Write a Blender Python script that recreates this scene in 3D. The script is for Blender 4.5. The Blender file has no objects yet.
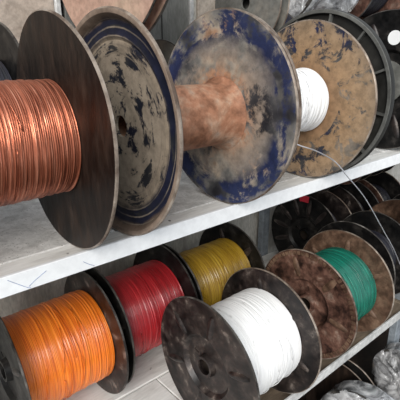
import bpy, math, random
from mathutils import Vector, Matrix
random.seed(7)
S = 0.65            # metres per layout unit (a reel flange is about 0.6 units = 0.39 m across)
ZC = 1.75           # camera height above the floor
ZT, ZB = -0.5125, -1.5514      # shelf surfaces, layout units relative to the camera
Z3 = -2.20
scene = bpy.context.scene
C = scene.collection
PI = math.pi

# ---------------------------------------------------------------- camera
F = 450.0; VPX, VPY = 745.0, 46.0
u, v = VPX - 200, 200 - VPY
pitch = math.atan2(v, F)
n = math.sqrt(u*u + v*v + F*F)
Xc = (u/n, v/n, F/n)                                  # world X seen in (right, up, forward)
rightX = Xc[0]; hX = math.sqrt(1 - rightX*rightX)     # heading split between right and forward
right = Vector((rightX, -hX, 0)); head = Vector((hX, rightX, 0))
fwd = head*math.cos(pitch) - Vector((0, 0, math.sin(pitch)))
up = right.cross(fwd)
cd = bpy.data.cameras.new('camera'); cam = bpy.data.objects.new('camera', cd); C.objects.link(cam)
cd.sensor_width = 36; cd.lens = 36*F/400; cd.clip_start = 0.02
M = Matrix((right, up, -fwd)).transposed().to_4x4(); M.translation = (0, 0, ZC)
cam.matrix_world = M
scene.camera = cam

# ---------------------------------------------------------------- light
w = bpy.data.worlds.new('world'); scene.world = w; w.use_nodes = True
bg = w.node_tree.nodes['Background']; bg.inputs[0].default_value = (0.86, 0.93, 1.0, 1); bg.inputs[1].default_value = 0.85
sd = bpy.data.lights.new('sun', 'SUN'); sun = bpy.data.objects.new('sun', sd); C.objects.link(sun)
sd.energy = 3.4; sd.angle = math.radians(32); sd.color = (1.0, 0.97, 0.92)
sun.rotation_euler = Vector((0.66, 0.58, -0.50)).to_track_quat('-Z', 'Y').to_euler()
sun.location = (-1, -2, 4)
vs = scene.view_settings
vs.view_transform = 'Standard'; vs.look = 'None'; vs.exposure = 0.0; vs.gamma = 1; vs.use_curve_mapping = False

# ---------------------------------------------------------------- helpers
def P(x, y, z): return Vector((x*S, y*S, z*S + ZC))
LIFT = .001          # hair of play between a flange and the shelf
def mesh_obj(name, verts, faces, mat, parent=None, loc=None, smooth=True):
    me = bpy.data.meshes.new(name); me.from_pydata([tuple(a) for a in verts], [], faces); me.update()
    if smooth:
        for p in me.polygons: p.use_smooth = True
    me.materials.append(mat)
    return link(name, me, parent, loc)
def link(name, me, parent=None, loc=None):
    o = bpy.data.objects.new(name, me); C.objects.link(o)
    if parent: o.parent = parent
    if loc is not None: o.location = loc
    return o
def tag(o, label, cat, group=None):
    o['label'] = label; o['category'] = cat
    if group: o['group'] = group
    return o
def empty(name, loc, label, cat, group=None):
    o = bpy.data.objects.new(name, None); C.objects.link(o); o.location = loc; o.empty_display_size = .05
    return tag(o, label, cat, group)
def box(name, x0, x1, y0, y1, z0, z1, mat, parent=None, origin=None, bev=0.004):
    """bevelled box in layout units; mesh is centred on its own origin"""
    c = P((x0+x1)/2, (y0+y1)/2, (z0+z1)/2)
    hx, hy, hz = (x1-x0)/2*S, (y1-y0)/2*S, (z1-z0)/2*S
    b = min(bev*S, hx*.4, hy*.4, hz*.4)
    vs_, fs = [], []
    idx = {}
    for sx in (-1, 1):
        for sy in (-1, 1):
            for sz in (-1, 1):
                for k, (a, bb, cc) in enumerate(((0, b, b), (b, 0, b), (b, b, 0))):
                    idx[sx, sy, sz, k] = len(vs_); vs_.append((sx*(hx-a), sy*(hy-bb), sz*(hz-cc)))
    def q(*l): fs.append(tuple(idx[i] for i in l))
    for s in (-1, 1):
        q((s,-1,-1,0),(s,1,-1,0),(s,1,1,0),(s,-1,1,0)); q((-1,s,-1,1),(1,s,-1,1),(1,s,1,1),(-1,s,1,1)); q((-1,-1,s,2),(1,-1,s,2),(1,1,s,2),(-1,1,s,2))
        for t in (-1, 1):
            q((s,t,-1,0),(s,t,-1,1),(s,t,1,1),(s,t,1,0)); q((s,-1,t,0),(s,-1,t,2),(s,1,t,2),(s,1,t,0)); q((-1,s,t,1),(-1,s,t,2),(1,s,t,2),(1,s,t,1))
            for r in (-1, 1): q((s,t,r,0),(s,t,r,1),(s,t,r,2))
    o = mesh_obj(name, vs_, fs, mat, parent, None, False)
    import bmesh
    bm = bmesh.new(); bm.from_mesh(o.data); bmesh.ops.recalc_face_normals(bm, faces=bm.faces); bm.to_mesh(o.data); bm.free()
    o.location = c - (world_of(parent) if parent else Vector())
    return o
def world_of(o):
    l = Vector(o.location); p = o.parent
    while p: l += p.location; p = p.parent
    return l
def recalc(o):
    import bmesh
    bm = bmesh.new(); bm.from_mesh(o.data); bmesh.ops.recalc_face_normals(bm, faces=bm.faces); bm.to_mesh(o.data); bm.free()
def tube(name, pts, rad, mat, parent=None, loc=None, ns=8):
    """tube through points already in metres"""
    vs_, fs = [], []; m = len(pts); prev = None
    for i, p in enumerate(pts):
        p = Vector(p); t = (Vector(pts[min(i+1, m-1)]) - Vector(pts[max(i-1, 0)])).normalized()
        a = Vector((0, 0, 1)) if prev is None else prev
        if abs(a.dot(t)) > .98: a = Vector((1, 0, 0))
        nx = (a - t*a.dot(t)).normalized(); ny = t.cross(nx); prev = nx
        for k in range(ns):
            an = 2*PI*k/ns; vs_.append(p + nx*rad*math.cos(an) + ny*rad*math.sin(an))
    for i in range(m-1):
        for k in range(ns):
            fs.append((i*ns+k, i*ns+(k+1) % ns, (i+1)*ns+(k+1) % ns, (i+1)*ns+k))
    fs.append(tuple(reversed(range(ns)))); fs.append(tuple((m-1)*ns+k for k in range(ns)))
    return mesh_obj(name, vs_, fs, mat, parent, loc)
def smooth_pts(pts, k=8):
    out = []; n_ = len(pts); V = [Vector(p) for p in pts]
    for i in range(n_-1):
        p0, p1, p2, p3 = V[max(i-1, 0)], V[i], V[i+1], V[min(i+2, n_-1)]
        for j in range(k):
            t = j/k
            out.append(.5*((2*p1) + (p2-p0)*t + (2*p0-5*p1+4*p2-p3)*t*t + (3*p1-p0-3*p2+p3)*t**3))
    out.append(V[-1]); return out

# ---------------------------------------------------------------- materials
class NT:
    def __init__(s, name):
        s.m = bpy.data.materials.new(name); s.m.use_nodes = True
        s.t = s.m.node_tree; s.n = s.t.nodes; s.l = s.t.links; s.b = s.n['Principled BSDF']
        s.tc = s.n.new('ShaderNodeTexCoord'); s.co = s.tc.outputs['Object']
        oi = s.n.new('ShaderNodeObjectInfo'); s.rnd = oi.outputs['Random']
    def new(s, typ, **kw):
        a = s.n.new(typ)
        for k, val in kw.items(): setattr(a, k, val)
        return a
    def mapping(s, scale=(1, 1, 1), loc=None):
        m = s.new('ShaderNodeMapping'); m.inputs['Scale'].default_value = scale
        s.l.new(s.co, m.inputs['Vector'])
        if loc: m.inputs['Location'].default_value = loc
        return m.outputs[0]
    def noise(s, scale, detail=4, rough=.6, vec=None, seed=True, dist=0):
        a = s.new('ShaderNodeTexNoise', noise_dimensions='4D'); a.inputs['Scale'].default_value = scale
        a.inputs['Detail'].default_value = detail; a.inputs['Roughness'].default_value = rough; a.inputs['Distortion'].default_value = dist
        s.l.new(vec or s.co, a.inputs['Vector'])
        if seed:
            mu = s.math('MULTIPLY', s.rnd, 37.0); s.l.new(mu, a.inputs['W'])
        return a.outputs[0]
    def math(s, op, a, b=None, c=None):
        m = s.new('ShaderNodeMath', operation=op)
        for i, x in enumerate((a, b, c)):
            if x is None: continue
            if isinstance(x, (int, float)): m.inputs[i].default_value = x
            else: s.l.new(x, m.inputs[i])
        return m.outputs[0]
    def ramp(s, fac, stops, interp='LINEAR'):
        r = s.new('ShaderNodeValToRGB'); r.color_ramp.interpolation = interp
        el = r.color_ramp.elements
        while len(el) < len(stops): el.new(.5)
        for e, (p, c) in zip(el, stops):
            e.position = p; e.color = (c[0], c[1], c[2], 1) if not isinstance(c, (int, float)) else (c, c, c, 1)
        s.l.new(fac, r.inputs[0]); return r.outputs[0]
    def mix(s, fac, a, b, mode='MIX'):
        m = s.new('ShaderNodeMix', data_type='RGBA', blend_type=mode)
        for sock, x in ((m.inputs[0], fac), (m.inputs[6], a), (m.inputs[7], b)):
            if isinstance(x, (int, float)): sock.default_value = x
            elif isinstance(x, tuple): sock.default_value = (*x, 1)
            else: s.l.new(x, sock)
        return m.outputs[2]
    def radius(s):
        sp = s.new('ShaderNodeSeparateXYZ'); s.l.new(s.co, sp.inputs[0])
        y2 = s.math('MULTIPLY', sp.outputs[1], sp.outputs[1]); z2 = s.math('MULTIPLY', sp.outputs[2], sp.outputs[2])
        return s.math('SQRT', s.math('ADD', y2, z2))
    def bump(s, h, dist=.001, strength=.6):
        b = s.new('ShaderNodeBump'); b.inputs['Strength'].default_value = strength; b.inputs['Distance'].default_value = dist
        s.l.new(h, b.inputs['Height']); s.l.new(b.outputs[0], s.b.inputs['Normal'])
    def out(s, col, rough=.5, metal=0.0):
        if isinstance(col, tuple): s.b.inputs['Base Color'].default_value = (*col, 1)
        else: s.l.new(col, s.b.inputs['Base Color'])
        for nm, x in (('Roughness', rough), ('Metallic', metal)):
            if isinstance(x, (int, float)): s.b.inputs[nm].default_value = x
            else: s.l.new(x, s.b.inputs[nm])
        return s.m

def mat_mottle(name, stops, scale=12, rough=.55, metal=.2, bump=.0008, stretch=(1, 1, 1), fine=70, speck=None, mult=.35, spec=.3):
    t = NT(name); vec = t.mapping(stretch)
    a = t.noise(scale, 6, .65, vec, dist=.3); col = t.ramp(a, [(.5+(p-.5)*.62, c) for p, c in stops])
    fn = t.noise(fine, 3, .6, vec)
    col = t.mix(mult, col, t.ramp(fn, [(.36, .22), (.62, 1.0)]), 'MULTIPLY')
    if speck:
        sp = t.noise(speck[0], 2, .5); col = t.mix(t.ramp(sp, [(speck[1], 0.0), (speck[1]+.05, 1.0)]), col, speck[2])
    t.bump(t.math('ADD', a, t.math('MULTIPLY', fn, .5)), bump)
    t.b.inputs['Specular IOR Level'].default_value = spec
    return t.out(col, t.ramp(fn, [(.2, rough-.12), (.8, rough+.15)]), metal)

def mat_radial(name, R, stops, chip_cols, chip=(.5, .58), wob=.22, scale=9, rough=.5, rings=None, chip_lo=0.0, chip_hi=2.0, metal=.1, polar=None):
    """paint that changes with distance from the hub, chipped by noise"""
    t = NT(name); r = t.math('DIVIDE', t.radius(), R*S)
    n1 = t.noise(scale, 7, .68, dist=.4)
    rr = t.math('ADD', r, t.math('MULTIPLY', t.math('SUBTRACT', n1, .5), wob))
    col = t.ramp(rr, stops)
    if polar:
        sp = t.new('ShaderNodeSeparateXYZ'); t.l.new(t.co, sp.inputs[0]); cb = t.new('ShaderNodeCombineXYZ'); rad = t.math('MAXIMUM', t.radius(), .004)
        t.l.new(t.math('MULTIPLY', r, polar[0]), cb.inputs[0])
        t.l.new(t.math('MULTIPLY', t.math('DIVIDE', sp.outputs[1], rad), polar[1]), cb.inputs[1]); t.l.new(t.math('MULTIPLY', t.math('DIVIDE', sp.outputs[2], rad), polar[1]), cb.inputs[2])
        pn = t.noise(1, 6, .66, cb.outputs[0], dist=.5)
    n2 = t.noise(scale*1.5, 8, .72, t.mapping(loc=(3, 1.7, 5)), dist=.6)
    if polar: n2 = t.math('ADD', t.math('MULTIPLY', pn, .62), t.math('MULTIPLY', n2, .38))
    n3 = t.noise(scale*.7, 3, .6, t.mapping(loc=(1, 7, 2)))
    ccol = t.ramp(n3, chip_cols)
    msk = t.ramp(n2, [(chip[0], 0.0), (chip[1], 1.0)])
    band = t.math('MULTIPLY', t.math('GREATER_THAN', rr, chip_lo), t.math('LESS_THAN', rr, chip_hi))
    msk = t.math('MULTIPLY', msk, band)
    col = t.mix(msk, col, ccol)
    if rings:
        wv = t.math('SINE', t.math('ADD', t.math('MULTIPLY', r, rings[0]), t.math('MULTIPLY', n1, 3.0)))
        rm = t.math('MULTIPLY', t.ramp(wv, [(.72, 0.0), (.95, 1.0)]), t.ramp(n3, [(.42, 0.0), (.6, 1.0)]))
        rm = t.math('MULTIPLY', rm, t.math('MULTIPLY', t.math('GREATER_THAN', r, rings[1]), t.math('LESS_THAN', r, rings[2])))
        col = t.mix(rm, col, rings[3])
    fine = t.noise(48, 5, .65)
    col = t.mix(.55, col, t.ramp(fine, [(.36, .3), (.6, 1.0)]), 'MULTIPLY')
    t.bump(t.math('ADD', n2, t.math('MULTIPLY', fine, .4)), .0007)
    t.b.inputs['Specular IOR Level'].default_value = .3
    return t.out(col, t.ramp(n2, [(.3, rough-.1), (.7, rough+.2)]), metal)

def mat_wire(name, dark, mid, light, rough=.35, metal=0.0, streak=(650, 8, 8), coat=0.0, lo=.3, hi=.72):
    t = NT(name)
    a = t.noise(1, 4, .7, t.mapping(streak), dist=.08)
    b = t.noise(1, 2, .6, t.mapping((90, 3, 3)))
    col = t.ramp(t.math('ADD', t.math('MULTIPLY', a, .8), t.math('MULTIPLY', b, .2)), [(lo+.06, dark), ((lo+hi)/2, mid), (hi-.04, light)])
    t.bump(a, .0012, .7)
    t.b.inputs['Coat Weight'].default_value = coat; t.b.inputs['Coat Roughness'].default_value = .22
    return t.out(col, rough, metal)

def plain(name, col, rough=.5, metal=0.0, scale=20, var=.25):
    t = NT(name); a = t.noise(scale, 4, .6)
    lo = tuple(c*(1-var) for c in col); hi = tuple(min(1, c*(1+var)) for c in col)
    return t.out(t.ramp(a, [(.35, lo), (.65, hi)]), rough, metal)

M_ = {}
M_['dark_steel'] = mat_mottle('dark_steel', [(.3, (.011, .009, .009)), (.5, (.034, .025, .023)), (.64, (.075, .058, .05)), (.74, (.24, .2, .175))], 20, .4, .2, mult=.75, fine=42, spec=.5)
M_['brown_steel'] = mat_mottle('brown_steel', [(.25, (.006, .004, .003)), (.5, (.019, .012, .009)), (.66, (.034, .021, .015)), (.82, (.08, .053, .04))], 13, .45, .05, mult=.7, fine=36, spec=.25, stretch=(1, 2.2, .7))
M_['rust_steel'] = mat_mottle('rust_steel', [(.3, (.028, .014, .011)), (.47, (.12, .058, .042)), (.62, (.21, .11, .08)), (.76, (.34, .24, .19))], 20, .5, .1, mult=.7, fine=42, spec=.4)
M_['rust_light'] = mat_mottle('rust_light', [(.25, (.06, .032, .02)), (.5, (.15, .085, .055)), (.8, (.28, .18, .12))], 18, .5, .1, mult=.65, fine=42, spec=.4)
M_['black_steel'] = mat_mottle('black_steel', [(.3, (.004, .004, .0045)), (.55, (.013, .012, .0115)), (.76, (.05, .044, .04))], 20, .45, .05, mult=.7, fine=42, spec=.25)
M_['black_plastic'] = mat_mottle('black_plastic', [(.3, (.012, .012, .011)), (.7, (.035, .034, .031))], 6, .45, 0, bump=.0003)
M_['grey_plastic_rim'] = mat_mottle('grey_plastic_rim', [(.3, (.06, .06, .056)), (.7, (.15, .15, .14))], 6, .5, 0, bump=.0003)
M_['worn_edge'] = mat_mottle('worn_edge', [(.35, (.12, .085, .065)), (.6, (.34, .28, .23)), (.8, (.55, .5, .45))], 14, .4, .3)
M_['dull_edge'] = mat_mottle('dull_edge', [(.35, (.03, .026, .024)), (.6, (.11, .1, .09)), (.8, (.3, .28, .26))], 14, .4, .3)
M_['core_rust'] = mat_mottle('core_rust', [(.3, (.2, .085, .045)), (.48, (.36, .17, .1)), (.62, (.44, .26, .17)), (.75, (.5, .38, .3))], 14, .55, .05, mult=.5, fine=60)
M_['grey_flange'] = mat_mottle('grey_flange', [(.3, (.11, .11, .1)), (.55, (.19, .19, .175)), (.8, (.3, .27, .23))], 6, .55, .2)
M_['pink_flange'] = mat_mottle('pink_flange', [(.25, (.4, .24, .18)), (.55, (.55, .36, .28)), (.8, (.55, .44, .32))], 4, .55, .1)
M_['beige_panel'] = mat_mottle('beige_panel', [(.28, (.26, .21, .17)), (.5, (.46, .4, .34)), (.75, (.58, .5, .43))], 5, .6, .0)
M_['grey_panel'] = mat_mottle('grey_panel', [(.28, (.12, .12, .11)), (.55, (.2, .2, .185)), (.8, (.3, .27, .22))], 5, .6, .1, stretch=(2, 1, .5))
M_['concrete'] = mat_mottle('concrete', [(.28, (.38, .36, .32)), (.5, (.54, .52, .47)), (.75, (.66, .64, .6))], 4, .8, 0, stretch=(2, 1, .6))
M_['floor'] = mat_mottle('floor_concrete', [(.3, (.1, .09, .08)), (.7, (.2, .185, .17))], 5, .8, 0)
M_['slab'] = mat_mottle('slab', [(.3, (.52, .51, .49)), (.55, (.68, .67, .65)), (.75, (.78, .77, .75))], 30, .75, 0, fine=160, mult=.2, speck=(260, .63, (.3, .29, .27)))
M_['white_plank'] = mat_mottle('white_plank', [(.28, (.58, .56, .53)), (.5, (.78, .77, .74)), (.75, (.86, .85, .83))], 7, .65, 0, mult=.15, stretch=(.4, 2, 1), speck=(38, .7, (.07, .065, .06)))
M_['brown_plank'] = mat_mottle('brown_plank', [(.28, (.07, .05, .035)), (.5, (.16, .12, .085)), (.75, (.27, .21, .15))], 7, .65, 0, stretch=(.4, 2, 1))
M_['white_paint'] = mat_mottle('white_paint', [(.25, (.74, .75, .76)), (.5, (.84, .85, .86)), (.8, (.88, .89, .9))], 5, .45, 0, bump=.0002, speck=(45, .74, (.3, .2, .14)), mult=.1)
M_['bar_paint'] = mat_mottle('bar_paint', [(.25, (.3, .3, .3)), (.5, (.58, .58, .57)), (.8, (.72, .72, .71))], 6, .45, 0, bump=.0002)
M_['post_grey'] = mat_mottle('post_grey', [(.3, (.17, .19, .21)), (.7, (.34, .38, .42))], 6, .45, .2)
M_['black_gap'] = plain('black_gap', (.015, .013, .012), .8)
M_['ink'] = plain('blue_ink', (.25, .31, .48), .6)
M_['red_tape'] = plain('red_tape', (.55, .03, .05), .4)
M_['white_disc'] = plain('white_disc', (.85, .86, .86), .5, var=.04)
M_['steel_wire'] = plain('steel_wire', (.62, .62, .66), .3, .6)
M_['barrel'] = plain('barrel_steel', (.06, .045, .035), .6, .2)
M_['copper'] = mat_wire('copper_wire', (.13, .034, .018), (.45, .135, .072), (.8, .35, .23), .34, .8, lo=.3, hi=.72, streak=(520, 14, 14))
M_['orange'] = mat_wire('orange_wire', (.58, .085, .004), (.84, .19, .009), (.97, .31, .03), .34, 0, coat=.4)
M_['red'] = mat_wire('red_wire', (.13, .004, .006), (.36, .009, .014), (.6, .035, .045), .34, 0, coat=.4)
M_['yellow'] = mat_wire('yellow_wire', (.14, .06, .005), (.38, .22, .014), (.6, .42, .06), .34, 0, coat=.4)
M_['white'] = mat_wire('white_wire', (.3, .3, .31), (.74, .74, .75), (.84, .84, .84), .45, 0, lo=.26, hi=.52)
M_['green'] = mat_wire('green_wire', (.001, .04, .03), (.004, .13, .088), (.02, .3, .21), .3, 0, coat=.5)
M_['black_wire'] = mat_wire('black_wire', (.004, .004, .006), (.012, .012, .018), (.04, .04, .06), .4, 0)
# painted big flanges
TAN = (.42, .33, .25); NAVY = (.012, .014, .035)
M_['dish_paint'] = mat_radial('dish_paint', .303, [(.0, (.42, .35, .27)), (.6, (.38, .31, .24)), (.73, (.3, .24, .18)), (.775, NAVY), (.885, (.014, .016, .035)), (.915, (.16, .11, .08)), (1.0, (.36, .27, .21))],
    [(.4, (.01, .012, .028)), (.55, (.018, .02, .03)), (.68, (.06, .055, .05))], chip=(.515, .55), wob=.13, scale=13, rings=(90, .6, .91, (.27, .22, .17)), chip_hi=.85, polar=(9, 1.7))
M_['blue_paint'] = mat_radial('blue_paint', .311, [(.28, (.36, .16, .09)), (.38, (.42, .24, .15)), (.5, (.34, .26, .2)), (.64, (.26, .22, .19)), (.74, (.12, .11, .115)), (.80, (.018, .026, .075)), (.97, (.03, .042, .11)), (1.0, (.2, .19, .19))],
    [(.36, (.02, .02, .025)), (.45, (.06, .06, .065)), (.52, (.2, .19, .175)), (.6, (.4, .33, .26)), (.68, (.34, .17, .09))], chip=(.485, .545), wob=.34, scale=13, polar=(5, 2.2))
M_['tan_paint'] = mat_radial('tan_paint', .305, [(.4, (.3, .18, .1)), (.6, (.36, .23, .13)), (.85, (.38, .26, .16)), (1.0, (.3, .22, .15))],
    [(.38, (.02, .028, .075)), (.46, (.045, .045, .05)), (.55, (.12, .11, .1)), (.62, (.24, .2, .16))], chip=(.515, .57), wob=.1, scale=16, chip_lo=.5)
M_['navy_paint'] = mat_radial('navy_paint', .36, [(.3, (.1, .09, .08)), (.7, (.03, .04, .1)), (1.0, (.05, .06, .12))], [(.4, (.12, .1, .09)), (.6, (.05, .05, .06))], scale=7)
def mat_film():
    t = NT('plastic_film'); a = t.noise(14, 5, .6, dist=1.5)
    col = t.ramp(a, [(.34, (.12, .12, .125)), (.47, (.45, .45, .46)), (.58, (.88, .88, .89))])
    t.bump(a, .012, 1.0)
    t.b.inputs['Coat Weight'].default_value = .8
    return t.out(col, .16, .4)
M_['film'] = mat_film()

# ---------------------------------------------------------------- reel building
NS = 112
def lathe_loop(name, loop, mat, parent, loc, warp=0.0, seed=0, holes=(), ns=NS, wobr=0.0):
    """closed profile loop [(x, r)] in layout units turned about the X axis.
    holes: (loop index i, mirrored loop index j, segment, radius r0, hole radius) cut through a sheet"""
    rn = random.Random(seed); ph = rn.uniform(0, 6.28); ph2 = rn.uniform(0, 6.28)
    m = len(loop); Rm = max(r for _, r in loop)
    vs_, fs = [], []
    for k in range(ns):
        a = 2*PI*k/ns
        for (x, r) in loop:
            q = (r/Rm)**2
            dx = warp*q*(math.sin(2*a+ph) + .5*math.sin(3*a+ph2)); r2 = r*(1 + wobr*q*math.sin(5*a+ph2))
            vs_.append(Vector(((x+dx)*S, r2*math.cos(a)*S, r2*math.sin(a)*S)))
    skip = set(); extra = []
    for (i, j, seg, r0, rh) in holes:
        # block of 4 segments x the ring between loop[i] and loop[i+1] (left) and loop[j] to loop[j+1] (right)
        a0 = 2*PI*(seg+2)/ns; cy, cz = r0*math.cos(a0)*S, r0*math.sin(a0)*S
        rim_l, rim_r = [], []
        for (b, rim) in ((i, rim_l), (j, rim_r)):
            for d in range(4): skip.add(((seg+d) % ns, b))
            outer = [((seg+d) % ns)*m + b for d in range(5)] + [((seg+d) % ns)*m + (b+1) % m for d in range(4, -1, -1)]
            x0 = sum(vs_[o].x for o in outer)/len(outer)
            for o in outer:
                dy, dz = vs_[o].y-cy, vs_[o].z-cz; L = math.hypot(dy, dz) or 1
                rim.append(len(vs_)); vs_.append(Vector((x0, cy+dy/L*rh*S, cz+dz/L*rh*S)))
            q = len(outer)
            for e in range(q): extra.append((outer[e], outer[(e+1) % q], rim[(e+1) % q], rim[e]))
        def ang(o): return math.atan2(vs_[o].z-cz, vs_[o].y-cy)
        L_ = sorted(rim_l, key=ang); R_ = sorted(rim_r, key=ang)
        for e in range(len(L_)): extra.append((L_[e], L_[(e+1) % len(L_)], R_[(e+1) % len(R_)], R_[e]))
    for k in range(ns):
        for i in range(m):
            if (k, i) in skip: continue
            fs.append((k*m+i, k*m+(i+1) % m, ((k+1) % ns)*m+(i+1) % m, ((k+1) % ns)*m+i))
    o = mesh_obj(name, vs_, fs+extra, mat, parent, loc); recalc(o)
    try: o.data.set_sharp_from_angle(angle=math.radians(38))
    except Exception: pass
    return o

def sheet(profile, t):
    """loop of a pressed sheet: profile [(r, dx)] from hub to rim, thickness t"""
    return [(d - t/2, r) for r, d in profile] + [(d + t/2, r) for r, d in reversed(profile)]

def torus_loop(r, rad, x=0, k=8):
    return [(x + rad*math.cos(2*PI*i/k), r + rad*math.sin(2*PI*i/k)) for i in range(k)]

rib_cache = {}
def rib_mesh(r0, r1, wdt, h, mat):
    key = (r0, r1, wdt, h, mat.name)
    if key in rib_cache: return rib_cache[key]
    vs_, fs = [], []; nu, nv = 8, 6
    for i in range(nu+1):
        t = i/nu; r = r0 + (r1-r0)*t; ww = wdt*(.35 + .65*math.sin(PI*min(1, .12+t*.8)))
        for j in range(nv+1):
            s_ = -1 + 2*j/nv; hh = h*(1 - s_*s_)*math.sin(PI*min(max(t*.94+.03, 0), 1))**.4
            vs_.append(((-hh + h*.08)*S, r*S, s_*ww*S))
    base = len(vs_)
    for i in range(nu):
        for j in range(nv):
            a = i*(nv+1)+j; fs.append((a, a+1, a+nv+2, a+nv+1))
    # flat back so that the rib is a closed solid
    ring = [j for j in range(nv+1)] + [i*(nv+1)+nv for i in range(1, nu+1)] + [nu*(nv+1)+j for j in range(nv-1, -1, -1)] + [i*(nv+1) for i in range(nu-1, 0, -1)]
    fs.append(tuple(ring))
    me = bpy.data.meshes.new('rib'); me.from_pydata(vs_, [], fs); me.update(); me.materials.append(mat)
    for p in me.polygons: p.use_smooth = True
    rib_cache[key] = me; return me

def flange(root, x, R, style, mat, edge, side, seed=0, warp=0.0012, wobr=.0012, ribs=0, rib_mat=None, rot=0.0, lean=None, hole_at=.3, bore=.026, teeth=False, ribr=(.5, .86)):
    """side -1: left flange (its outer face looks to -x), +1: right flange (its inner face looks to -x)"""
    t = .010; s = side
    if style == 'flat':
        prof = [(bore, 0), (R*.3, 0), (R*.32, 0), (R*.6, 0), (R*.93, 0), (R*.985, 0)]; hole_i = 1
    elif style == 'pressed':      # dished centre and a raised hub
        prof = [(.034, -.006), (.045, -.006), (.050, .018), (.056, .020), (.100, .020), (R*.41, .018), (R*.46, 0), (R*.6, 0), (R*.93, 0), (R*.985, -.004)]
        hole_i = 3
    elif style == 'dish':         # deep dish with stepped rings and a flat outer lip
        prof = [(bore, .022), (R*.2, .022), (R*.66, .020), (R*.70, .015), (R*.74, .018), (R*.77, .013), (R*.82, .016), (R*.9, .012), (R*.935, -.004), (R*.95, -.009), (R*.985, -.010)]; hole_i = 1
    else:                          # 'inner': smooth with a fillet to the rim
        prof = [(bore, 0), (R*.36, 0), (R*.6, .003), (R*.85, .003), (R*.93, 0), (R*.985, -.002)]; hole_i = 1
    loop = sheet(prof, t); m = len(loop)
    holes = []
    if style in ('pressed',):
        i = hole_i; j = m-2-i
        r0 = (prof[i][0]+prof[i+1][0])/2
        seg = int((hole_at/(2*PI))*NS) % NS
        holes.append((i, j, seg, r0, .0145))
    o = lathe_loop('flange', loop, mat, root, Vector((x*S, 0, R*S)), warp, seed, holes, wobr=wobr)
    if lean: o.rotation_euler = [math.radians(q) for q in lean]
    rim = lathe_loop('rim', torus_loop(R-.0045, .0045, prof[-1][1], 6), edge, o, None, warp, seed, ns=NS, wobr=wobr)
    for k in range(ribs):
        me = rib_mesh(R*ribr[0], R*ribr[1], .02, .010, rib_mat or mat)
        c = link('rib', me, o, Vector(((-t/2+.0005)*S, 0, 0))); c.rotation_euler = (rot*.6 + 2*PI*k/ribs, 0, 0)
    if teeth:
        vs_, fs = [], []; nt = 66
        for k in range(nt):
            a0 = 2*PI*k/nt; da = 2*PI/nt*.3; b = len(vs_)
            for (r, xx) in ((R*.90, -.003), (R*.90, -.012), (R*.965, -.012), (R*.965, -.003)):
                for q in (-1, 1): vs_.append((xx*S, r*math.cos(a0+q*da)*S, r*math.sin(a0+q*da)*S))
            for e in range(4):
                fs.append((b+2*e, b+2*e+1, b+2*((e+1) % 4)+1, b+2*((e+1) % 4)))
            fs.append((b, b+2, b+4, b+6)); fs.append((b+1, b+7, b+5, b+3))
        c = mesh_obj('rim_teeth', vs_, fs, rib_mat or mat, o, None, False); c['kind'] = 'stuff'; recalc(c)
    return o

def winding(root, x0, x1, Rw, zc, mat, pitch_=.0055, tilt=.004, rough=.0013, bulge=0.0, seed=1, ns=80, br=.088):
    rn = random.Random(seed); L = x1-x0; nt = max(6, int(L/pitch_)); vs_, fs = [], []
    prof = []                                   # samples: 3 per turn
    for i in range(nt):
        b = rn.gauss(0, rough)
        ph, am = rn.uniform(0, 6.28), rn.uniform(0, rough*1.2)
        for (q, h) in ((0.0, -.0022), (.33, .0), (.67, .0)):
            prof.append(((i+q)/nt, h + b*(1 if q else .5), ph, am))
    prof.append((1.0, -.002, 0, 0))
    m = len(prof)
    for k in range(ns):
        a = 2*PI*k/ns
        for (t, h, ph, am) in prof:
            r = Rw + h + am*math.sin(2*a+ph) + bulge*math.sin(PI*t)
            edge = min(1, min(t, 1-t)*8)
            x = x0 + L*t + edge*tilt*(math.sin(a+.8) + .6*math.sin(3*a + 9*t))
            vs_.append((x*S, r*math.cos(a)*S, r*math.sin(a)*S))
    for k in range(ns):
        for i in range(m-1):
            fs.append((k*m+i, k*m+i+1, ((k+1) % ns)*m+i+1, ((k+1) % ns)*m+i))
    # ends: flat against the flanges, hollowed round the pressed hubs
    ri = min(.145, Rw*.8)
    for (col, xa, xb) in ((0, x0, x0+.045), (m-1, x1, x1-.045)):
        b = len(vs_)
        for k in range(ns):
            a = 2*PI*k/ns; vs_.append((xa*S, ri*math.cos(a)*S, ri*math.sin(a)*S)); vs_.append((xb*S, br*math.cos(a)*S, br*math.sin(a)*S))
        for k in range(ns):
            k2 = (k+1) % ns
            fs.append((k*m+col, k2*m+col, b+2*k2, b+2*k)); fs.append((b+2*k, b+2*k2, b+2*k2+1, b+2*k+1))
    o = mesh_obj('winding', vs_, fs, mat, root, Vector((0, 0, zc*S))); recalc(o)
    o['kind'] = 'stuff'
    return o

def strands(wind, x0, x1, Rw, mat, count, seed):
    """a few loose turns that cross the winding at a slant"""
    rn = random.Random(seed)
    for q in range(count):
        a0 = rn.uniform(2.0, 4.0); xa = rn.uniform(x0+.03, x1-.06); sl = rn.uniform(-.05, .05); ln = rn.uniform(.8, 1.8)
        pts = []
        for k in range(15):
            t = k/14; a = a0 + ln*(t-.5); x = min(max(xa + sl*t, x0+.01), x1-.01)
            r = Rw + .0025 + .003*math.sin(PI*t)
            pts.append((x*S, r*math.cos(a)*S, r*math.sin(a)*S))
        tube('loose_turn', pts, .0016*S, mat, wind, None, 5)

def barrel(root, x0, x1, r, zc, mat, fl=0.0):
    """hollow drum between the flanges, flared at the ends by fl"""
    out = [(x0, r+fl), (x0+.015, r+fl*.35), (x0+.04, r), ((x0+x1)/2, r), (x1-.04, r), (x1-.015, r+fl*.35), (x1, r+fl)]
    inn = [(x1, r-.008), (x0, r-.008)]
    return lathe_loop('barrel', out+inn, mat, root, Vector((0, 0, zc*S)), ns=64)

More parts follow.
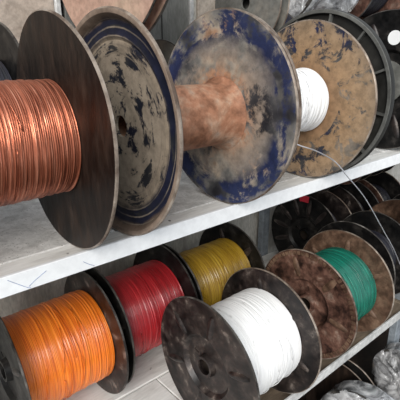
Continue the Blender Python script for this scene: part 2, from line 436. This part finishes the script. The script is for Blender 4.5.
def reel(label, cat, x0, x1, y, zs, R, name='wire_reel', left=None, right=None, wind=None, Rw=.2, barrel_r=.09, barrel_mat=None, flare=0.0, R2=None, pitch_=.0055, loose=6, group=None, seed=0, bulge=0.0, rough=.0013):
    root = empty(name, P(0, y, zs+LIFT), label, cat, group); root.location.x = (x0+x1)/2*S
    h = (x1-x0)/2; R2 = R2 or R
    fo = []
    if left: fo.append(flange(root, -h, R, side=-1, seed=seed*2+1, **left))
    if right: fo.append(flange(root, h, R2, side=1, seed=seed*2+2, **right))
    for o in fo:                                   # both flanges stand on the shelf, the axle line follows the left one
        pass
    ins = {'pressed': .027, 'dish': .037}.get(left['style'] if left else '', .006)
    barrel(root, -h+ins, h-.006, barrel_r, R, barrel_mat or M_['barrel'], flare)
    if wind:
        wo = winding(root, -h+.009, h-.009, Rw, R, wind, pitch_=pitch_, seed=seed+11, bulge=bulge, rough=rough, br=barrel_r-.002)
        strands(wo, -h+.009, h-.009, Rw+bulge*.7, wind, loose, seed+5)
    return root

def fl(style, mat, edge='dull_edge', **k):
    d = dict(style=style, mat=M_[mat], edge=M_[edge]); d.update(k)
    if 'rib_mat' in d: d['rib_mat'] = M_[d['rib_mat']]
    return d

# ---------------------------------------------------------------- setting
X0, X1 = -1.0, 4.6
WALL = 2.18
def struct(o): o['kind'] = 'structure'; return o
struct(box('floor', -4, 8, -4, WALL+.1, -ZC/S-.1, -ZC/S, M_['floor']))
wall = struct(box('wall_back', -4, 8, WALL, WALL+.1, -ZC/S, 1.9, M_['concrete']))
# sheet panels fixed to the wall above the top shelf, white cover strips beside the joints
for (a, b, mt) in ((-.55, .985, 'beige_panel'), (1.035, 1.80, 'grey_panel'), (1.87, 2.75, 'beige_panel'), (2.79, 3.7, 'grey_panel')):
    box('panel', a, b, WALL-.02, WALL, ZT+.03, 1.2, M_[mt], wall)
for a in (.985, 1.80):
    box('cover_strip', a+.001, a+.028, WALL-.035, WALL, ZT+.03, 1.2, M_['bar_paint'], wall)
    box('joint_gap', a+.028, a+.05, WALL-.004, WALL, ZT+.03, 1.2, M_['black_gap'], wall)
box('panel_seam_batten', 1.60, 1.606, WALL-.024, WALL-.02, ZT+.03, 1.2, M_['black_gap'], wall)

rack = empty('storage_rack', P(1.8, 1.5, -ZC/S), 'white painted storage rack of planks and steel bars carrying all the reels', 'rack')
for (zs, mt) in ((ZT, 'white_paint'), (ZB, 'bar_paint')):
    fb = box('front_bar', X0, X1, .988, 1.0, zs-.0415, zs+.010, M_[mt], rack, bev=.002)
    box('bar_flange', X0, X1, 1.0, 1.05, zs-.0415, zs-.036, M_[mt], fb, bev=.001)
    if zs == ZT: top_bar = fb
# top shelf: a pale front board and rough grey slabs
xs = (X0, 1.9, X1)
for i in range(2): box('plank', xs[i]+.002, xs[i+1]-.002, 1.001, 1.080, ZT-.035, ZT, M_['white_plank'], rack)
for i, (a, b) in enumerate(((X0, .62), (.62, 2.2), (2.2, 3.4), (3.4, X1))):
    box('slab', a+.002, b-.002, 1.083, 2.08, ZT-.035, ZT, M_['slab'], rack)
# lower shelf: white planks with a joint running along the rack
for (y0, y1, cuts) in ((1.001, 1.508, (X0, 1.03, 1.24, 2.6, X1)), (1.516, 2.08, (X0, .3, 2.0, 3.3, X1))):
    for i in range(len(cuts)-1):
        box('plank', cuts[i]+.002, cuts[i+1]-.002, y0, y1, ZB-.035, ZB, M_['brown_plank' if y0 < 1.2 and i >= 2 else 'white_plank'], rack)
for (y0, y1) in ((.6, 1.04), (1.11, 1.5), (1.51, 2.08)):
    box('plank', X0, X1, y0, y1, Z3-.035, Z3, M_['brown_steel'], rack)
for (x, y) in ((2.632, 1.0505), (2.46, 2.085), (-.95, 1.0505), (-.95, 2.085)):
    zt = ZT-.042 if y < 1.2 else .9
    if y < 1.2:
        for (za, zb_) in ((-ZC/S, Z3-.035), (Z3, ZB-.042), (ZB, ZT-.042)):
            box('post', x, x+.075, y, y+.05, za, zb_, M_['post_grey'], rack)
    else:
        box('post', x, x+.075, y, y+.05, -ZC/S, zt, M_['post_grey'], rack)
# pencilled marks on the white bar
def ink(pts):
    o = world_of(top_bar); q = [P(a, .9875, b) - o for a, b in pts]
    tube('ink_mark', smooth_pts(q, 5), .0007*S, M_['ink'], top_bar, None, 5)
ink([(.272, -.512), (.29, -.527), (.315, -.547), (.322, -.549)])
ink([(.318, -.545), (.335, -.534), (.364, -.519)])
ink([(.462, -.527), (.478, -.540), (.492, -.548)])

# ---------------------------------------------------------------- top shelf, front row
# copper reel
reel('large reel wound with bright copper wire between dark brown steel flanges', 'wire reel', -.12, .472, 1.083, ZT, .296,
     left=fl('flat', 'brown_steel', 'dull_edge'), right=fl('flat', 'brown_steel', 'worn_edge', warp=.004, wobr=.006, lean=(0, -.8, -2.0)), wind=M_['copper'], Rw=.139, barrel_r=.08, pitch_=.0048, loose=8, seed=1, bulge=.004)
# big empty blue reel
r = reel('big empty reel with chipped navy dished flange, blue flange and bare rusty drum', 'empty reel', .63, 1.029, 1.072, ZT, .303, R2=.311, name='empty_reel',
     left=fl('dish', 'dish_paint', 'worn_edge', bore=.03), right=fl('inner', 'blue_paint', 'worn_edge'), barrel_r=.098, barrel_mat=M_['core_rust'], flare=.02, seed=2)
# white wire, tan flange
reel('reel of white wire with a tan brown flange speckled with dark paint', 'wire reel', 1.062, 1.502, 1.090, ZT, .311, R2=.303,
     left=fl('flat', 'rust_light', 'worn_edge'), right=fl('inner', 'tan_paint', 'worn_edge'), wind=M_['white'], Rw=.116, pitch_=.0065, loose=14, seed=3, rough=.002)
# black ribbed plastic reel
def ribbed_reel(label, x0, x1, y, zs, R):
    root = empty('plastic_reel', P(0, y, zs+LIFT), label, 'plastic reel'); root.location.x = (x0+x1)/2*S; h = (x1-x0)/2
    zc = R; R0 = R
    for s in (-1, 1):
        R = R0 if s < 0 else R0*.8
        prof = [(.03, .0), (.09, 0), (R*.55, 0), (R*.92, 0), (R*.93, -.03*-s*-1), (R*.995, -.03*-s*-1)]
        loop = [(-.017, R*.95), (-.02, R*.955), (-.02, R*.995), (-.017, R), (.004, R), (.008, R*.99), (.008, .03), (-.004, .03), (-.004, R*.94), (-.008, R*.947)]
        loop = [(x*(1 if s < 0 else -1), rr) for x, rr in loop]
        o = lathe_loop('flange', loop, M_['black_plastic'], root, Vector((s*h*S, 0, zc*S)))
        ring = [(-.0205, R*.953), (-.023, R*.958), (-.023, R*.992), (-.0205, R*.997)]
        lathe_loop('rim', [(x*(1 if s < 0 else -1), rr) for x, rr in ring], M_['grey_plastic_rim'], o, None)
        for k in range(12):
            a = 2*PI*(k+.28)/12; x_a, x_b = (-.019, -.003) if s < 0 else (.003, .019)
            vs_ = []
            for rr in (R*.3, R*.952):
                for q in (-.004, .004):
                    for xx in (x_a, x_b): vs_.append((xx*S, rr*S, q*S))
            if s < 0: pass
            fs = [(0, 1, 3, 2), (4, 6, 7, 5), (0, 4, 5, 1), (2, 3, 7, 6), (0, 2, 6, 4), (1, 5, 7, 3)]
            if k == 0: base = mesh_obj('rib', vs_, fs, M_['grey_plastic_rim'], o, None, False); recalc(base); c = base
            else: c = link('rib', base.data, o)
            c.rotation_euler = (a, 0, 0)
    barrel(root, -h+.009, h-.009, .12, zc, M_['black_plastic'])
    winding(root, -h+.012, h-.012, R0*.6, zc, M_['black_wire'], seed=50, br=.118)
    return root
ribbed_reel('black plastic reel with radial ribs standing behind the tan flange', 1.575, 1.645, 1.088, ZT, .322)
# black reel with white disc at the end of the shelf
r = reel('black steel reel with a round white sticker beside the ribbed plastic reel', 'wire reel', 2.25, 2.52, 1.15, ZT, .34,
     left=fl('pressed', 'black_steel', 'dull_edge', ribs=6, rib_mat='dark_steel', rot=.27), right=fl('flat', 'black_steel'), wind=M_['black_wire'], Rw=.24, seed=4, loose=3)
lf = min((o for o in r.children if o.name.startswith('flange')), key=lambda o: o.location.x)
def disc(name, parent, rad, mat, y, z, x, t=.003):
    vs_, fs = [], []; k_ = 32
    for xx in (x, x-t):
        for k in range(k_): a = 2*PI*k/k_; vs_.append((xx*S, (y+rad*math.cos(a))*S, (z+rad*math.sin(a))*S))
    fs.append(tuple(range(k_))); fs.append(tuple(range(2*k_-1, k_-1, -1)))
    for k in range(k_): fs.append((k, (k+1) % k_, k_+(k+1) % k_, k_+k))
    o = mesh_obj(name, vs_, fs, mat, parent, None, False); recalc(o); return o
disc('sticker', lf, .034, M_['white_disc'], -.021, .21, -.0075)
disc('hub_plate', lf, .105, M_['grey_flange'], 0, 0, -.008, .006)

# ---------------------------------------------------------------- top shelf, back row
reel('dark steel reel standing behind the copper wire reel', 'wire reel', 0.15, .56, 1.72, ZT, .297, left=fl('flat', 'black_steel'), right=fl('flat', 'black_steel'), wind=M_['black_wire'], Rw=.17, seed=5, loose=2)
reel('grey steel reel on the shelf behind the dished navy flange', 'wire reel', .72, 1.10, 1.74, ZT, .25, left=fl('flat', 'grey_flange'), right=fl('flat', 'grey_flange'), wind=M_['copper'], Rw=.17, seed=6, loose=2)
reel('grey steel reel on the shelf behind the blue flange', 'wire reel', 1.28, 1.66, 1.74, ZT, .27, left=fl('flat', 'grey_flange'), right=fl('flat', 'grey_flange'), wind=M_['black_wire'], Rw=.17, seed=7, loose=2)
reel('reel with navy blue flange rising behind the tan flange', 'wire reel', 1.87, 1.98, 1.76, ZT, .36, left=fl('inner', 'navy_paint', 'dull_edge'), right=fl('flat', 'navy_paint'), wind=M_['black_wire'], Rw=.15, seed=8, loose=2)
reel('large narrow pinkish brown reel stacked behind the dished navy flange', 'wire reel', 1.0, 1.05, 1.72, ZT+.5, .45, left=fl('flat', 'pink_flange'), right=fl('flat', 'pink_flange'), wind=M_['copper'], Rw=.2, seed=9, loose=0)
reel('small grey reel with pale rim perched behind the blue flange', 'wire reel', 1.58, 1.635, 1.5, -.02, .2, left=fl('flat', 'grey_flange', 'worn_edge'), right=fl('flat', 'grey_flange', 'worn_edge'), wind=M_['black_wire'], Rw=.1, seed=10, loose=0)

# film-wrapped reels: a lumpy bag of clear film pulled over a reel
def wrapped(label, x0, x1, y, zs, R, seed, group=None):
    root = empty('wrapped_reel', P(0, y, zs+LIFT), label, 'wrapped reel', group); root.location.x = (x0+x1)/2*S; h = (x1-x0)/2
    rn = random.Random(seed); vs_, fs = [], []; ns, prof = 72, []
    for i in range(7): prof.append((-h, R*(.12+.86*i/6)))
    prof += [(-h*.8, R), (-h*.4, R*.93), (0, R*.9), (h*.4, R*.93), (h*.8, R)]
    for i in range(7): prof.append((h, R*(.98-.86*i/6)))
    ph = [rn.uniform(0, 6.28) for _ in range(8)]; m = len(prof)
    for k in range(ns):
        a = 2*PI*k/ns
        for i, (x, rr) in enumerate(prof):
            q = .009*math.sin(7*a+ph[0]+i*.9) + .007*math.sin(13*a+ph[1]-i*1.3) + .006*math.sin(23*a+ph[2]+i*2.1)
            fade = min(1, rr/(R*.4))
            if i < 7: x += q*.8*fade*(1 - (rr/R)**6*.5); rr *= 1 - .01*abs(math.sin(9*a+ph[3]))
            else: rr *= 1 - abs(q)*.8
            vs_.append((x*S, rr*math.cos(a)*S, rr*math.sin(a)*S))
    for k in range(ns):
        for i in range(m-1): fs.append((k*m+i, k*m+i+1, ((k+1) % ns)*m+i+1, ((k+1) % ns)*m+i))
    fs.append(tuple(k*m for k in range(ns))); fs.append(tuple(k*m+m-1 for k in range(ns-1, -1, -1)))
    o = mesh_obj('film_wrap', vs_, fs, M_['film'], root, Vector((0, 0, R*S))); recalc(o)
    lathe_loop('rim', torus_loop(R-.012, .010, -h+.012), M_['dull_edge'], root, Vector((0, 0, R*S)))
    return root
wrapped('reel wrapped in shiny clear film stacked behind the navy reel', 2.02, 2.45, 1.72, ZT+.6, .3, 3)
reel('dark reel on the shelf supporting a film wrapped reel', 'wire reel', 2.02, 2.40, 1.74, ZT, .3, left=fl('flat', 'rust_steel'), right=fl('flat', 'dark_steel'), wind=M_['black_wire'], Rw=.2, seed=12, loose=2)
reel('rust brown reel stacked above the black reel with the white sticker', 'wire reel', 2.62, 3.0, 1.75, ZT+.6, .3, left=fl('flat', 'rust_steel'), right=fl('flat', 'rust_steel'), wind=M_['black_wire'], Rw=.2, seed=13, loose=2)
reel('rust brown reel standing behind the black reel with the white sticker', 'wire reel', 2.6, 3.0, 1.75, ZT, .3, left=fl('flat', 'rust_steel'), right=fl('flat', 'rust_steel'), wind=M_['black_wire'], Rw=.2, seed=14, loose=2)

# ---------------------------------------------------------------- lower shelf, back row
K = dict(ribs=6, rib_mat='dark_steel')
reel('reel wound with bright orange wire between black flanges', 'wire reel', .397, .797, 1.665, ZB, .296, left=fl('pressed', 'black_steel', 'dull_edge', rot=2.6, **K), right=fl('flat', 'dark_steel', 'dull_edge'), wind=M_['orange'], Rw=.206, seed=21, loose=10)
reel('reel wound with deep red wire between the orange and the yellow reel', 'wire reel', 0.849, 1.225, 1.69, ZB, .298, left=fl('pressed', 'black_steel', 'dull_edge', rot=1, **K), right=fl('flat', 'black_steel', 'dull_edge'), wind=M_['red'], Rw=.206, seed=22, loose=8)
reel('reel wound with golden yellow wire with a dark ribbed flange', 'wire reel', 1.268, 1.724, 1.70, ZB, .29, left=fl('pressed', 'black_steel', 'dull_edge', rot=.4, **K), right=fl('flat', 'black_steel', 'dull_edge', rot=.3, **K), wind=M_['yellow'], Rw=.19, seed=23, loose=8)
r = reel('black ribbed reel with a scrap of red tape behind the green wire reel', 'wire reel', 2.47, 2.66, 1.716, ZB, .294, left=fl('pressed', 'black_steel', 'dull_edge', ribs=12, rib_mat='dark_steel', rot=.2, ribr=(.48, .92)), right=fl('flat', 'dark_steel', 'worn_edge'), wind=M_['black_wire'], Rw=.17, seed=24, loose=2)
lf = min((o for o in r.children if o.name.startswith('flange')), key=lambda o: o.location.x)
def arc_patch(name, parent, r0, r1, a0, a1, x, mat):
    vs_, fs = [], []; k_ = 8
    for i in range(k_+1):
        a = a0 + (a1-a0)*i/k_
        for rr in (r0, r1):
            for xx in (x, x-.004): vs_.append((xx*S, rr*math.cos(a)*S, rr*math.sin(a)*S))
    for i in range(k_):
        b = i*4
        for (p, q) in ((0, 1), (1, 3), (3, 2), (2, 0)): fs.append((b+p, b+q, b+4+q, b+4+p))
    fs += [(0, 1, 3, 2), (k_*4, k_*4+2, k_*4+3, k_*4+1)]
    o = mesh_obj(name, vs_, fs, mat, parent, None, False); recalc(o); return o
arc_patch('tape', lf, .245, .290, 1.38, 1.66, -.012, M_['red_tape'])

# ---------------------------------------------------------------- lower shelf, front row
reel('reel wound with pure white wire between dark ribbed steel flanges', 'wire reel', 1.025, 1.404, 1.140, ZB, .302, left=fl('pressed', 'dark_steel', 'dull_edge', rot=2.9, **K), right=fl('flat', 'dark_steel', 'worn_edge', rot=.5, **K), wind=M_['white'], Rw=.208, seed=25, loose=12, pitch_=.006)
reel('reel wound with emerald green wire between rust brown flanges with toothed rim', 'wire reel', 1.743, 2.084, 1.165, ZB, .294, R2=.299, left=fl('pressed', 'rust_steel', 'worn_edge', rot=2.0, ribs=6, rib_mat='rust_light', teeth=True, hole_at=1.35), right=fl('flat', 'rust_light', 'worn_edge', rot=.9, ribs=6, rib_mat='rust_light'), wind=M_['green'], Rw=.205, seed=26, loose=8)

# dark reels further along the lower shelf
for i, (x0, x1, y, R, mt, ed, lab) in enumerate((
    (2.80, 3.02, 1.72, .298, 'dark_steel', 'dull_edge', 'dark reel with bare steel rim next to the red taped reel'),
    (3.12, 3.45, 1.74, .298, 'rust_steel', 'worn_edge', 'rusty reel with bright rim further along from the red taped reel'),
    (2.30, 2.57, 1.25, .285, 'black_steel', 'dull_edge', 'black reel standing just past the green wire reel'),
    (2.84, 3.15, 1.2, .30, 'rust_light', 'dull_edge', 'light rust brown reel past the black reel beside the green wire reel'))):
    reel(lab, 'wire reel', x0, x1, y, ZB, R, left=fl('pressed', mt, ed, rot=i, ribs=6, rib_mat=mt), right=fl('flat', 'black_steel', ed), wind=M_['black_wire'], Rw=R*.56, seed=30+i, loose=2)
# small reels lying on top of them
for i, (x0, x1, y, zz, R, mt, ed, lab) in enumerate((
    (2.50, 2.62, 1.72, .59, .195, 'dark_steel', 'dull_edge', 'small dark reel stacked on top of the red taped reel'),
    (2.84, 2.98, 1.70, .597, .195, 'rust_steel', 'worn_edge', 'small rusty reel stacked on the dark reel under the top shelf'),
    (3.18, 3.32, 1.70, .597, .195, 'black_steel', 'worn_edge', 'small black reel with bright rim stacked on the rusty reel'))):
    reel(lab, 'wire reel', x0, x1, y, ZB+zz, R, left=fl('flat', mt, ed), right=fl('flat', 'black_steel', ed), wind=M_['black_wire'], Rw=R*.7, barrel_r=.06, seed=40+i, loose=1)

# ---------------------------------------------------------------- bottom level
reel('dark brown reel on the bottom level under the green wire reel', 'wire reel', 1.99, 2.05, 1.06, Z3, .25, left=fl('flat', 'brown_steel', 'worn_edge'), right=fl('flat', 'black_steel', 'worn_edge'), wind=M_['black_wire'], Rw=.18, seed=60, loose=0)
wrapped('reel wrapped in crumpled silvery film beside the grey front post', 2.49, 2.61, .92, Z3, .20, 11)
wrapped('film wrapped reel in front of the dark brown reel on the bottom level', 1.80, 1.93, .81, Z3, .27, 12)
reel('rusty reel at the back of the bottom level', 'wire reel', 2.5, 2.8, 1.70, Z3, .25, left=fl('flat', 'rust_light', 'worn_edge'), right=fl('flat', 'rust_steel', 'worn_edge'), wind=M_['black_wire'], Rw=.17, seed=62, loose=2)

# ---------------------------------------------------------------- loose wire hanging over the white bar
wp = [(1.17, .985, -.268), (1.20, .94, -.295), (1.235, .905, -.317), (1.33, .9, -.35), (1.43, .885, -.402), (1.531, .885, -.479), (1.712, .9, -.609), (1.879, .9, -.772), (1.965, .9, -.858), (2.008, .9, -.899), (2.09, .9, -.986), (2.161, .9, -1.069), (2.24, .89, -1.16), (2.45, .86, -1.45), (2.68, .82, -1.85), (2.78, .78, -2.10), (2.86, .74, -2.175), (3.0, .72, -2.190)]
tag(tube('loose_wire', smooth_pts([P(*p) for p in wp], 6), .0022*S, M_['steel_wire'], None, None, 8), 'thin silvery wire hanging from the white wire reel across the white shelf bar', 'wire')
